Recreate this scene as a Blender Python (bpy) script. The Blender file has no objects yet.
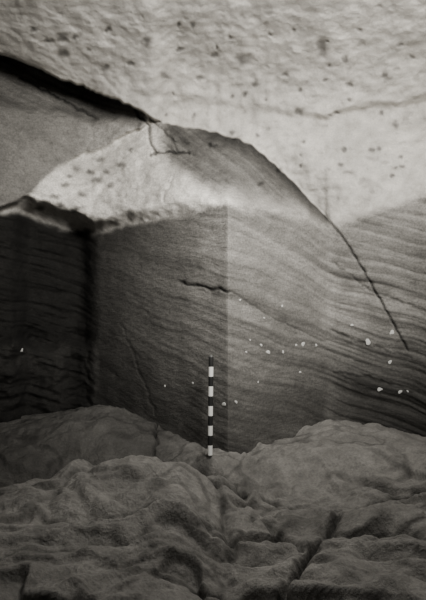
import bpy, math
import numpy as np
from mathutils import Vector

F=520.0; CZ=1.54
def W(px,py,d):
    return ((px-213)/F*d, d, CZ-(py-300)/F*d)
def sm(a,b,x):
    t=np.clip((x-a)/(b-a),0,1); return t*t*(3-2*t)
def lerp(a,b,t): return a+(b-a)*t

# ---------- numpy perlin ----------
rng=np.random.RandomState(7)
perm=rng.permutation(256); perm=np.concatenate([perm,perm,perm])
G=rng.normal(size=(256,3)); G/=np.linalg.norm(G,axis=1)[:,None]
def perlin(x,y,z):
    x,y,z=np.broadcast_arrays(np.asarray(x,float),y,z)
    xi=np.floor(x).astype(int); yi=np.floor(y).astype(int); zi=np.floor(z).astype(int)
    xf=x-xi; yf=y-yi; zf=z-zi
    u=xf**3*(xf*(xf*6-15)+10); v=yf**3*(yf*(yf*6-15)+10); w=zf**3*(zf*(zf*6-15)+10)
    r=0
    for i in (0,1):
        for j in (0,1):
            for k in (0,1):
                h=perm[perm[perm[(xi+i)&255]+((yi+j)&255)]+((zi+k)&255)]
                g=G[h]
                dd=g[...,0]*(xf-i)+g[...,1]*(yf-j)+g[...,2]*(zf-k)
                r=r+dd*(u if i else 1-u)*(v if j else 1-v)*(w if k else 1-w)
    return r*1.5
def fbm(x,y,z,o=4,g=0.5):
    r=0;a=1
    for i in range(o):
        r=r+a*perlin(x*2**i+i*17.3,y*2**i+i*5.1,z*2**i-i*9.7); a*=g
    return r
def pdist(X,Y,pts):
    best=np.full(np.shape(X),1e9)
    for (x0,y0),(x1,y1) in zip(pts[:-1],pts[1:]):
        dx,dy=x1-x0,y1-y0
        t=np.clip(((X-x0)*dx+(Y-y0)*dy)/(dx*dx+dy*dy),0,1)
        best=np.minimum(best,np.hypot(X-x0-t*dx,Y-y0-t*dy))
    return best
def curve(PX,pts):
    a=np.array(pts,float); return np.interp(PX,a[:,0],a[:,1])
def scurve(PX,pts,s):
    a=np.array(pts,float); r=0; tw=0
    for o in np.linspace(-1,1,9):
        w=1-abs(o)*0.85; r=r+w*np.interp(PX+o*s,a[:,0],a[:,1]); tw+=w
    return r/tw

# ---------- wall / ceiling surface ----------
RIDGE=[(-400,-60),(-100,15),(20,61),(75,84),(130,105),(150,118),(190,128),(215,132),(240,138),(265,156),(295,184),(325,216),(345,240),(370,282),(405,346),(450,430),(700,900)]
YB=[(-400,180),(-20,212),(20,214),(45,224),(70,230),(92,236),(130,226),(180,214),(228,210),(280,216),(325,226),(340,222),(380,208),(412,200),(700,150)]
ARCH=[(-400,330),(-50,235),(18,203),(45,182),(75,160),(110,147),(140,132),(152,120),(700,-900)]
WEDGE=[(-400,70),(-100,90),(20,114),(60,122),(100,130),(138,134),(152,122),(700,100)]
CREASE=[(-400,40),(0,50),(130,86),(200,95),(260,103),(320,112),(370,100),(430,92),(700,60)]
PITS=[(62,38,6,4),(62,53,6,4),(147,42,5,4),(75,38,4,2),(105,68,4,3),(108,30,3,2),(193,25,3,3),(215,55,4,2.5),(243,60,7,5),(322,48,5,8),(165,76,5,3),
      (299,112,4,3),(345,60,2.5,3),(33,30,3,2),(130,64,4,2),(270,35,3,2),(385,75,3,3),(372,150,3,2),(340,165,3,2),(395,125,3,3),(285,75,3,2),(200,78,4,2),(360,30,3,2),
      (75,168,5,3),(100,160,4,2),(95,180,5,2.5),(65,185,4,2),(120,165,4,2),(82,195,5,2),(110,185,3,2),(55,197,5,2),(130,150,3,2),(48,42,4,2),(88,50,3,2),(400,45,3,2),(255,85,3,2),
      (90,172,4,2),(70,176,3,2),(105,172,3,2),(60,205,4,2),(75,210,5,2),(40,208,4,2),(180,50,3,2),(230,38,3,2),(300,90,3,2),(350,85,3,2)]
r2=np.random.RandomState(3)
for _ in range(34):
    PITS.append((r2.uniform(160,420),r2.uniform(15,195),r2.uniform(1.5,3.2),r2.uniform(1.2,2.4)))
def surf(PX,PY):
    KW=[(-400,1/3.4),(-150,1/5.2),(12,1/6.7),(28,1/7.2),(62,1/7.3),(70,1/7.45),(84,1/7.5),(95,1/7.05),(228,1/5.3),(328,1/6.2),(412,1/5.75),(700,1/3.8)]
    dw=1/scurve(PX,KW,np.where(PX>290,9,1.8))
    dw=np.where(PX<180,1/scurve(PX,KW,7),dw)
    ds=1/scurve(PX,[(-400,1/3.6),(-150,1/5.2),(20,1/6.25),(92,1/6.55),(150,1/6.05),(228,1/5.3),(328,1/6.2),(412,1/5.75),(700,1/3.8)],np.where(PX<190,38,lerp(38,22,sm(190,228,PX))*sm(330,290,PX)+2))
    x0,y0,z0=W(PX,PY,dw)
    wob=perlin(x0*2.2,3.0,z0*2.2)*6+perlin(x0*7,9.0,z0*7)*3
    yb=curve(PX,YB)+wob; yr=curve(PX,RIDGE)+perlin(x0*3,5.,1.)*2.5+perlin(x0*11,5.,2.)*2
    ya=curve(PX,ARCH)+wob*0.6; yw=curve(PX,WEDGE)+wob*0.7
    yc=curve(PX,CREASE)+wob*0.7
    PYc=np.maximum(PY,yr)
    t=np.maximum(yb-PYc,0)
    up=sm(0,lerp(26,16,sm(60,120,PX)),t)
    s=np.where(PX>150,lerp(0.005,0.011,sm(150,230,PX)),0.005)
    d_up=ds+s*t
    d_up=d_up-0.14*np.exp(-((PX-150)/70)**2-((PYc-180)/38)**2)+0.25*sm(110,20,PX)*sm(40,0,t)
    d_body=lerp(dw,d_up,up)
    slab=sm(0,6,ya-PYc)*sm(155,140,PX)
    d_slab=ds+0.14+0.002*np.maximum(200-PYc,0)
    d_body=lerp(d_body,d_slab,slab)
    wedge=sm(0,14,yw-PYc)*sm(152,140,PX)
    d_body=d_body+wedge*(0.05+0.003*np.clip(yw-PYc,0,60))
    # ceiling
    dc=scurve(PY,[(-300,3.2),(0,4.95),(50,5.6),(92,6.1),(120,6.25),(150,6.22),(225,6.2),(600,6.2)],22)
    dc=dc-0.0006*np.maximum(PX-213,0)-0.0004*np.maximum(213-PX,0)
    dc=dc+0.10*sm(0,10,PY-yc)*sm(120,200,PX)
    dc=dc-0.10*np.exp(-((PX-345)/60)**2-((PY-165)/35)**2)
    rt=sm(270,380,PX)
    near=sm(100,0,yb-PY)
    dc=lerp(dc,dw+0.03,rt*near)
    lowc=np.maximum(d_body+0.15-dc,0)
    dc=dc+lowc*sm(345,318,PX)*sm(150,180,PX)*np.exp(-np.maximum(yr-PY,0)/45)
    dc=dc+0.34*sm(170,60,PX)*np.exp(-np.maximum(curve(PX,RIDGE)-PY,0)/55)
    body=sm(-1.0,1.2,PY-yr)
    left=sm(345,325,PX)
    dressed=sm(-5,5,PY-yb)
    d=lerp(dc,d_body,body*left+(1-left)*dressed)
    ceilz=np.clip((1-body)*left+(1-left)*(1-dressed),0,1)
    x,y,z=W(PX,PY,d)
    nat=1-dressed
    disp=0
    disp=disp+nat*(0.06*fbm(x*1.4,y*1.4,z*1.8,4)+0.018*fbm(x*6,y*6,z*9,3))
    sc=z+0.36*x+0.08*fbm(x*1.0,y*1.0,z*1.0,2)
    strata=0.8*perlin(sc*4.2,x*0.6,y*.6)+0.8*perlin(sc*10,x*0.6,y*.5)+0.7*perlin(sc*22,x*0.8,y*.8+4)+0.35*perlin(sc*48,x,y)
    disp=disp+dressed*(0.019*strata*(0.4+0.8*sm(300,340,PX)+.7*sm(240,320,PX)*sm(300,350,PY))+0.014*fbm(x*2,y*2,z*2,4))
    alc=dressed*sm(100,80,PX)
    disp=disp+alc*(0.04*strata+0.05*fbm(x*2.5,y*2.5,z*4,4)+sm(300,345,PY)*0.08*fbm(x*2.5,y*2.5,z*4,3)-0.3*sm(338,352,PY+5*np.sin(PX/9)))
    facet=(1-ceilz)*nat*sm(150,172,PX)*sm(-8,22,(yb-PY)-9-np.maximum(215-PX,0)*0.78)
    u=z*0.8+x*0.75
    fst=perlin(u*7,x,y)+.7*perlin(u*18,x,y)+.4*perlin(u*45,x,y)
    disp=disp+facet*0.035*fst
    wz=wedge*(1-ceilz)
    uu=z+x*0.42
    ws=perlin(uu*7,x*.6,y)+.5*perlin(uu*20,x*.6,y)+.3*perlin(uu*50,x,y)
    disp=disp+np.maximum(wz,slab*(1-ceilz)*0.4)*0.05*ws
    def crack(pts,w,dep,wb=2.5):
        X=PX+wb*perlin(PX/9,PY/9,1.1)+wb*.4*perlin(PX/3.5,PY/3.5,2.1); Y=PY+wb*perlin(PX/9,PY/9,6.1)+wb*.4*perlin(PX/3.5,PY/3.5,7.1)
        return dep*np.exp(-(pdist(X,Y,pts)/w)**2)
    cr=0
    cr=cr+crack([(325,216),(345,240),(370,282),(387,312),(408,350)],0.95,0.045,1.0)
    cr=cr+crack([(180,283),(192,284),(205,288),(218,289),(230,292)],1.0,0.04)
    cr=cr+crack([(122,325),(132,350),(145,385),(156,415)],0.8,0.018)
    cr=cr+crack([(232,292),(262,312),(300,330),(326,342)],0.9,0.018)
    cr=cr+crack([(332,330),(365,345),(412,358)],0.9,0.025)
    cr=cr+crack([(332,372),(370,378),(412,392)],0.9,0.025)
    cr=cr+crack([(332,262),(370,290),(412,305)],0.8,0.02)
    cr=cr+crack([(150,155),(172,152),(190,154)],1.2,0.05)
    cr=cr+crack([(135,110),(148,125),(150,140),(156,156)],1.3,0.045)
    cr=cr+crack([(150,118),(165,130),(178,150)],1.1,0.03)
    cr=cr+crack([(175,175),(160,205)],0.9,0.02)
    cr=cr+crack([(20,78),(60,98),(95,118)],1.4,0.04)*(1-ceilz)
    disp=disp+cr
    pit=0; PXw=PX+2.2*perlin(PX/5,PY/5,3.3); PYw=PY+1.8*perlin(PX/5,PY/5,8.3)
    for (a,b,rx,ry) in PITS:
        pit=np.maximum(pit,np.exp(-(((PXw-a)/(rx*1.1))**2+((PYw-b)/(ry*1.25))**2)**1.6))
    small=sm(0.42,0.6,perlin(x*9,y*9,z*12))*ceilz
    disp=disp+0.022*pit+0.008*small
    d=d+disp
    x,y,z=W(PX,PY,d)
    # --- stone tone, with painted shade ---
    tone=np.full(np.shape(PX),0.165)
    tone=tone*lerp(1,0.42,sm(222,110,PX)*(PX<228))  # left face painted darker leftwards to imitate light falloff
    tone=tone*lerp(1,0.48,sm(300,440,PY))*lerp(1,0.5,sm(320,370,PX)*sm(260,410,PY))  # darker towards the base; light falloff at lower right is painted in
    tone=lerp(tone,lerp(0.60,0.27,sm(205,250,PX)),nat)
    tone=lerp(tone,lerp(0.14,0.34,sm(30,140,PX))*(1+.14*ws),slab*(1-ceilz)*nat)
    tone=lerp(tone,0.10+0.04*ws,wz)  # overhang shadow painted into the wedge as dark tone
    tone=lerp(tone,0.10+0.035*fst,facet)
    tone=lerp(tone,0.48*lerp(1,0.85,sm(100,225,PY)),ceilz)
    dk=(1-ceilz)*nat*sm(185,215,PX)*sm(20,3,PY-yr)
    tone=tone*(1-0.65*dk)  # shade just under the ridge step, painted dark
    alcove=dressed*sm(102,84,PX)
    tone=tone*(1-0.80*alcove*(1-0.3*sm(335,350,PY)*sm(80,60,PX)))  # alcove shade put into the stone colour
    tone=tone*(1+dressed*0.30*strata*sm(150,260,PX)+dressed*0.17*strata)
    tone=tone*(1+0.20*fbm(x*1.5,y*1.5,z*1.5,4)+0.12*fbm(x*8,y*8,z*8,2))
    tone=tone*(1-0.66*pit)*(1-0.22*small)*(1-0.75*np.clip(cr/0.04,0,1))
    return d,np.clip(tone,0.008,0.85),ceilz,dressed

def axis(lo,a,b,hi,fine,coarse):
    return np.concatenate([np.arange(lo,a,coarse),np.arange(a,b,fine),np.arange(b,hi+1,coarse)])
cx=axis(-400,-24,450,760,1.2,10); cy=axis(-300,-16,480,540,1.2,10)
cx=np.sort(np.unique(np.concatenate([cx[np.abs(cx-228)>0.7],[228.0]])))
PX,PY=np.meshgrid(cx,cy)
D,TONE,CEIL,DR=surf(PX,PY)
X,Y,Z=W(PX,PY,D)

def make_mesh(name,verts,faces,tone,mat,smooth=True):
    used=np.unique(faces); mp=np.full(len(verts),-1); mp[used]=np.arange(len(used))
    me=bpy.data.meshes.new(name)
    me.from_pydata(verts[used].tolist(),[],mp[faces].tolist())
    at=me.attributes.new("stone_and_shade",'FLOAT','POINT'); at.data.foreach_set('value',tone[used].astype(np.float32))
    if smooth: me.polygons.foreach_set('use_smooth',[True]*len(me.polygons))
    me.materials.append(mat); me.update()
    ob=bpy.data.objects.new(name,me); bpy.context.collection.objects.link(ob); return ob

def rock_mat(name,fine=60,bump=0.35,grain=0.25,strat=False,dist=0.012):
    m=bpy.data.materials.new(name); m.use_nodes=True; nt=m.node_tree; N=nt.nodes; L=nt.links
    b=N['Principled BSDF']; b.inputs['Roughness'].default_value=0.95; b.inputs['Specular IOR Level'].default_value=0.15
    at=N.new('ShaderNodeAttribute'); at.attribute_name='stone_and_shade'
    tc=N.new('ShaderNodeTexCoord')
    n1=N.new('ShaderNodeTexNoise'); n1.inputs['Scale'].default_value=fine; n1.inputs['Detail'].default_value=6; n1.inputs['Roughness'].default_value=0.7
    L.new(tc.outputs['Object'],n1.inputs['Vector'])
    n2=N.new('ShaderNodeTexNoise'); n2.inputs['Scale'].default_value=7; n2.inputs['Detail'].default_value=8; n2.inputs['Roughness'].default_value=0.65
    mp=N.new('ShaderNodeMapping'); mp.inputs['Scale'].default_value=(1,1,2.5) if strat else (1,1,1)
    mp.inputs['Rotation'].default_value=(0,0.3,0)
    L.new(tc.outputs['Object'],mp.inputs['Vector']); L.new(mp.outputs['Vector'],n2.inputs['Vector'])
    r1=N.new('ShaderNodeMapRange'); r1.inputs[1].default_value=0.3; r1.inputs[2].default_value=0.7; r1.inputs[3].default_value=1-grain; r1.inputs[4].default_value=1+grain
    L.new(n1.outputs['Fac'],r1.inputs[0])
    r2=N.new('ShaderNodeMapRange'); r2.inputs[1].default_value=0.3; r2.inputs[2].default_value=0.7; r2.inputs[3].default_value=0.82; r2.inputs[4].default_value=1.18
    L.new(n2.outputs['Fac'],r2.inputs[0])
    m1=N.new('ShaderNodeMath'); m1.operation='MULTIPLY'; L.new(r1.outputs[0],m1.inputs[0]); L.new(r2.outputs[0],m1.inputs[1])
    m2=N.new('ShaderNodeMath'); m2.operation='MULTIPLY'; L.new(m1.outputs[0],m2.inputs[0]); L.new(at.outputs['Fac'],m2.inputs[1])
    cb=N.new('ShaderNodeCombineColor')
    for i,k in enumerate((1.0,0.965,0.90)):
        mm=N.new('ShaderNodeMath'); mm.operation='MULTIPLY'; mm.inputs[1].default_value=k; L.new(m2.outputs[0],mm.inputs[0]); L.new(mm.outputs[0],cb.inputs[i])
    L.new(cb.outputs[0],b.inputs['Base Color'])
    ad=N.new('ShaderNodeMath'); ad.operation='MULTIPLY_ADD'; ad.inputs[1].default_value=3.0
    L.new(n2.outputs['Fac'],ad.inputs[0]); L.new(n1.outputs['Fac'],ad.inputs[2])
    bp=N.new('ShaderNodeBump'); bp.inputs['Strength'].default_value=bump; bp.inputs['Distance'].default_value=dist
    L.new(ad.outputs[0],bp.inputs['Height']); L.new(bp.outputs[0],b.inputs['Normal'])
    return m
mat_wall=rock_mat('dressed_sandstone',45,0.6,0.34,True)
mat_ceil=rock_mat('natural_sandstone',55,0.6,0.16)
mat_floor=rock_mat('worn_bedrock',45,0.8,0.24,False,0.02)

ny,nx=PX.shape
idx=np.arange(ny*nx).reshape(ny,nx)
quads=np.stack([idx[:-1,:-1],idx[1:,:-1],idx[1:,1:],idx[:-1,1:]],-1).reshape(-1,4)
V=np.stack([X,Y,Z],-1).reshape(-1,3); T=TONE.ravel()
fc=CEIL.ravel()[quads].mean(1)>0.5
fx=PX.ravel()[quads].mean(1)
make_mesh('ceiling',V,quads[fc],T,mat_ceil)
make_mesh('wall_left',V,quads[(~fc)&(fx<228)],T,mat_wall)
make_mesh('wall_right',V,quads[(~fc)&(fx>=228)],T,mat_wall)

# ---------- floor ----------
CP=[(-60,440,5.6),(20,425,6.05),(60,413,6.3),(110,408,6.45),(150,427,5.95),(185,446,5.6),(210,457,5.1),(228,457,5.25),
 (80,438,5.6),(120,434,5.65),(30,448,5.4),(80,478,5.2),(20,492,4.85),(150,474,5.2),(200,478,4.95),
 (20,486,4.2),(80,468,4.5),(150,460,4.5),(190,466,4.4),(225,490,4.5),(225,530,3.9),(220,575,3.3),
 (60,520,3.6),(130,505,3.8),(190,512,3.7),(60,570,3.0),(130,575,3.0),(100,620,2.6),
 (260,449,5.45),(300,434,5.8),(330,422,6.0),(370,429,5.7),(412,439,5.45),(470,455,5.1),
 (300,462,4.95),(350,451,5.0),(412,462,4.7),(340,500,4.4),(300,494,4.6),(380,496,4.35),(420,503,4.1),
 (370,506,3.9),(370,550,3.35),(420,555,3.2),(300,560,3.3),(330,600,2.8),(260,520,4.0),(270,575,3.2)]
P=np.array([W(*c) for c in CP])
P=np.vstack([P,[(-1.5,7.5,-.2),(-2.6,7.6,-.2),(1.5,6.9,-.1),(3,6.6,0),(-4,5,0.1),(-4,2,0),(4,5,0.1),(4,2,0),(0,1,-.15),(-2,1,-.1),(2,1,-.1),(0,7,-.2)]])
def U(r): return np.where(r>0,r*r*np.log(np.maximum(r,1e-9)),0)
n=len(P); K=U(np.hypot(P[:,None,0]-P[None,:,0],P[:,None,1]-P[None,:,1]))+np.eye(n)*0.002
Q=np.c_[np.ones(n),P[:,:2]]
A=np.block([[K,Q],[Q.T,np.zeros((3,3))]])
sol=np.linalg.solve(A,np.r_[P[:,2],np.zeros(3)])
def G2(pts): return [((a-213)/(b-300)*CZ, CZ*F/(b-300)) for a,b in pts]
GAP=[(-3.2,4.75),(-2.0,4.85),(-1.3,4.95),(-0.65,5.0),(-0.2,4.98),(0.0,4.85)]
FC=[([(336,497),(329,520),(308,545),(283,577),(270,600)],0.03,0.13),
    ([(156,431),(154,445),(148,460)],0.02,0.06),
    ([(232,472),(270,480),(300,489),(345,494),(420,486)],0.025,0.09),
    ([(200,560),(225,572),(240,590)],0.03,0.07),
    ([(214,478),(226,500),(232,530)],0.03,0.05),
    ([(255,500),(285,515),(300,535)],0.025,0.05),([(350,530),(385,522),(415,530)],0.025,0.05)]
PB=W(210,457,5.1)
def floor_h(x,y):
    s=np.shape(x); xf=np.ravel(x); yf=np.ravel(y)
    z=sol[n]+sol[n+1]*xf+sol[n+2]*yf
    for i in range(n): z=z+sol[i]*U(np.hypot(xf-P[i,0],yf-P[i,1]))
    z=z.reshape(s)
    wx=x+0.16*fbm(x*1.6,y*1.6,2.2,3); wy=y+0.16*fbm(x*1.6,y*1.6,8.2,3)
    a=0.32*sm(0.4,-0.3,x)-0.25*sm(0.2,0.8,x)
    u=wx*np.cos(a)+wy*np.sin(a); v=-wx*np.sin(a)+wy*np.cos(a)
    front=sm(5.0,4.6,y)
    sq=lambda n_: np.sqrt(n_*n_+0.0008)
    bil=sq(perlin(u*1.1,v*2.2,0.3)); bil2=sq(perlin(u*2.4,v*4.4,4.3)); bil3=sq(perlin(u*6,v*9,7.3))
    lob=0.17*(bil-0.22)+0.12*(bil2-0.22)+0.03*(bil3-.2)
    amp=0.45+0.55*front
    keep=1-np.exp(-((x-PB[0])**2+(y-PB[1])**2)/0.12**2)
    def steps(q,e):
        f=q-np.floor(q); k=sm(e,1.0,f); return (0.5-f)*(1-k)+(1.5-f)*k, f
    st,f1=steps(v*2.0+1.1*fbm(u*0.9,v*0.8,5.5,3),0.88)
    st2,f2=steps(v*4.0+1.6*fbm(u*1.3,v*1.0,1.5,3),0.84)
    ma=sm(-0.25,0.3,fbm(x*1.1+3,y*1.1,6.6,2)); mb_=sm(-0.3,0.2,fbm(x*1.3+9,y*1.3,2.6,2))
    ledge=(0.085*st*(0.2+0.8*ma)+0.035*st2*mb_)*(0.25+0.75*front)
    rough=0.018*fbm(x*6,y*6,1.1,4,0.6)
    z=z+(ledge+amp*lob+rough)*keep
    cav=0
    X2=x+0.05*perlin(x*5,y*5,1.)+.015*perlin(x*18,y*18,1.); Y2=y+0.05*perlin(x*5,y*5,5.)+.015*perlin(x*18,y*18,8.)
    for pts,w,dep in FC:
        g=np.exp(-(pdist(X2,Y2,G2(pts))/w)**2); z=z-dep*g; cav=np.maximum(cav,g*min(1,dep/0.08))
    g=np.exp(-(pdist(X2,Y2,GAP)/0.12)**2); z=z-0.20*g*keep; cav=np.maximum(cav,g)
    tone=0.22*(1+0.28*fbm(x*1.3,y*1.3,3.3,3)+0.2*fbm(x*7,y*7,3.3,3))
    tone=tone*(1-0.7*cav)*lerp(1,0.36,sm(4.7,5.1,y)*sm(0.0,-0.6,x))  # dark cracks; shade in the gap and behind the front ledge painted in
    tone=tone*(1-0.35*np.exp(-((bil-.03)/0.03)**2))*(1-0.3*sm(0.84,0.92,f1)*sm(1.0,.95,f1)*ma)  # painted shade in the creases and on ledge fronts
    return z,np.clip(tone,0.012,.8)
gx=axis(-4.6,-2.7,2.7,4.6,0.012,0.1); gy=np.concatenate([np.arange(0.6,2.4,0.06),np.arange(2.4,6.7,0.011),np.arange(6.7,8.4,0.05)])
FX,FY=np.meshgrid(gx,gy); FZ,FT=floor_h(FX,FY)
ny,nx=FX.shape; idx=np.arange(ny*nx).reshape(ny,nx)
quads=np.stack([idx[:-1,:-1],idx[:-1,1:],idx[1:,1:],idx[1:,:-1]],-1).reshape(-1,4)
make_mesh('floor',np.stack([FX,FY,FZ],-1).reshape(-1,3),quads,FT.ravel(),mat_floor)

# ---------- ranging pole ----------
def paint(name,c,r=0.5):
    m=bpy.data.materials.new(name); m.use_nodes=True; nt=m.node_tree; b=nt.nodes['Principled BSDF']
    nz=nt.nodes.new('ShaderNodeTexNoise'); nz.inputs['Scale'].default_value=35
    cr=nt.nodes.new('ShaderNodeValToRGB'); cr.color_ramp.elements[0].color=(c*0.75,c*0.75,c*0.72,1); cr.color_ramp.elements[1].color=(c,c,c*0.97,1)
    nt.links.new(nz.outputs['Fac'],cr.inputs[0]); nt.links.new(cr.outputs[0],b.inputs['Base Color']); b.inputs['Roughness'].default_value=r
    return m
mw=paint('white_paint',0.9); mb=paint('black_paint',0.006,0.8); ms=paint('steel_shoe',0.08,0.4)
import bmesh
z0=float(floor_h(np.array([[PB[0]]]),np.array([[PB[1]]]))[0][0,0])
bm=bmesh.new()
Lp=1.0; R=0.024; seg=24
prof=[(0.002,-0.03,2),(0.012,0.0,2),(R*0.95,0.012,2),(R,0.02,2)]
nb=10
for i in range(nb):
    a=0.02+(Lp-0.04)*i/nb; b_=0.02+(Lp-0.04)*(i+1)/nb
    mi=1 if i%2==1 else 0
    prof+= [(R,a+0.0005,mi),(R,b_-0.0005,mi)]
prof+=[(R*0.8,Lp-0.012,2),(R*0.45,Lp,2),(0.001,Lp+0.002,2)]
prev=None
for r,z,mi in prof:
    ring=[bm.verts.new((r*math.cos(2*math.pi*k/seg),r*math.sin(2*math.pi*k/seg),z)) for k in range(seg)]
    if prev:
        for k in range(seg):
            f=bm.faces.new((prev[k],prev[(k+1)%seg],ring[(k+1)%seg],ring[k])); f.material_index=mi; f.smooth=True
    prev=ring
bm.faces.new(prev)
me=bpy.data.meshes.new('ranging_pole'); bm.to_mesh(me); bm.free()
for m in (mw,mb,ms): me.materials.append(m)
pole=bpy.data.objects.new('ranging_pole',me); bpy.context.collection.objects.link(pole)
pole.location=(PB[0],PB[1],z0+0.005); pole.rotation_euler=(math.radians(-1.5),math.radians(0.6),0)

# ---------- pale lichen spots on the wall ----------
SP=[(303,344,2.4),(296,345,1.4),(268,352,2.3),(261,345,1.5),(368,342,3),(392,333,2.8),(390,362,2),(380,389,2.6),(224,404,2.4),(236,402,1.7),(316,345,1.5),(283,352,1.4),(22,350,1.8),
    (400,392,1.9),(352,325,1.4),(246,352,1.2),(250,340,1.),(408,392,1.7),(282,306,1.2),(240,300,1.1),(300,372,1.3),(264,318,1.),(193,383,1.3),(165,386,1.1),(258,382,1.1)]
bm=bmesh.new()
for i,(a,b,r) in enumerate(SP):
    d0,_,_,_=surf(np.array([[a-1.5,a,a+1.5]],float),np.array([[b,b,b]],float))
    d0=d0[0]
    p0=Vector(W(a-1.5,b,d0[0])); p1=Vector(W(a+1.5,b,d0[2])); c=Vector(W(a,b,d0[1]))
    tx=(p1-p0).normalized(); up=Vector((0,0,1)); nrm=tx.cross(up).normalized()
    if nrm.y>0: nrm=-nrm
    rr=r/F*d0[1]; M=12
    rim=[];mid=[]
    for k in range(M):
        th=2*math.pi*k/M; q=rr*(1+0.22*math.sin(th*2+i)+0.12*math.sin(th*3+2*i))
        o=tx*math.cos(th)*q+up*math.sin(th)*q
        rim.append(bm.verts.new(c+o-nrm*0.012)); mid.append(bm.verts.new(c+o*0.85+nrm*0.006))
    cv=bm.verts.new(c+nrm*0.009)
    for k in range(M):
        bm.faces.new((rim[k],rim[(k+1)%M],mid[(k+1)%M],mid[k])); bm.faces.new((mid[k],mid[(k+1)%M],cv))
bmesh.ops.recalc_face_normals(bm,faces=bm.faces)
me=bpy.data.meshes.new('lichen_spots'); bm.to_mesh(me); bm.free(); me.materials.append(paint('pale_lichen',0.6,0.9))
bpy.context.collection.objects.link(bpy.data.objects.new('lichen_spots',me))

# ---------- light ----------
def look(ob,tgt):
    ob.rotation_euler=(Vector(tgt)-ob.location).to_track_quat('-Z','Y').to_euler()
sl=bpy.data.lights.new('photo_lamp','SPOT'); sl.energy=2750; sl.spot_size=math.radians(86); sl.spot_blend=1.0; sl.shadow_soft_size=0.7; sl.color=(1,0.965,0.905)
so=bpy.data.objects.new('photo_lamp',sl); bpy.context.collection.objects.link(so); so.location=(1.5,0.3,3.6); look(so,W(235,125,6))
al=bpy.data.lights.new('added_floor_fill','AREA'); al.energy=85; al.size=0.6; al.color=(1,0.975,0.93)  # added fill under the ceiling to brighten the floor, no real opening
ao=bpy.data.objects.new('added_floor_fill',al); bpy.context.collection.objects.link(ao); ao.location=(0.5,4.2,4.1); look(ao,(0.1,3.7,0))
w=bpy.data.worlds.new('world'); bpy.context.scene.world=w; w.use_nodes=True
w.node_tree.nodes['Background'].inputs[0].default_value=(1,0.985,0.96,1); w.node_tree.nodes['Background'].inputs[1].default_value=0.015

cam=bpy.data.cameras.new('camera'); co=bpy.data.objects.new('camera',cam); bpy.context.collection.objects.link(co)
co.location=(0,0,CZ); co.rotation_euler=(math.pi/2,0,0); cam.sensor_fit='VERTICAL'; cam.sensor_height=24; cam.lens=24*F/600; cam.clip_start=0.05
bpy.context.scene.camera=co
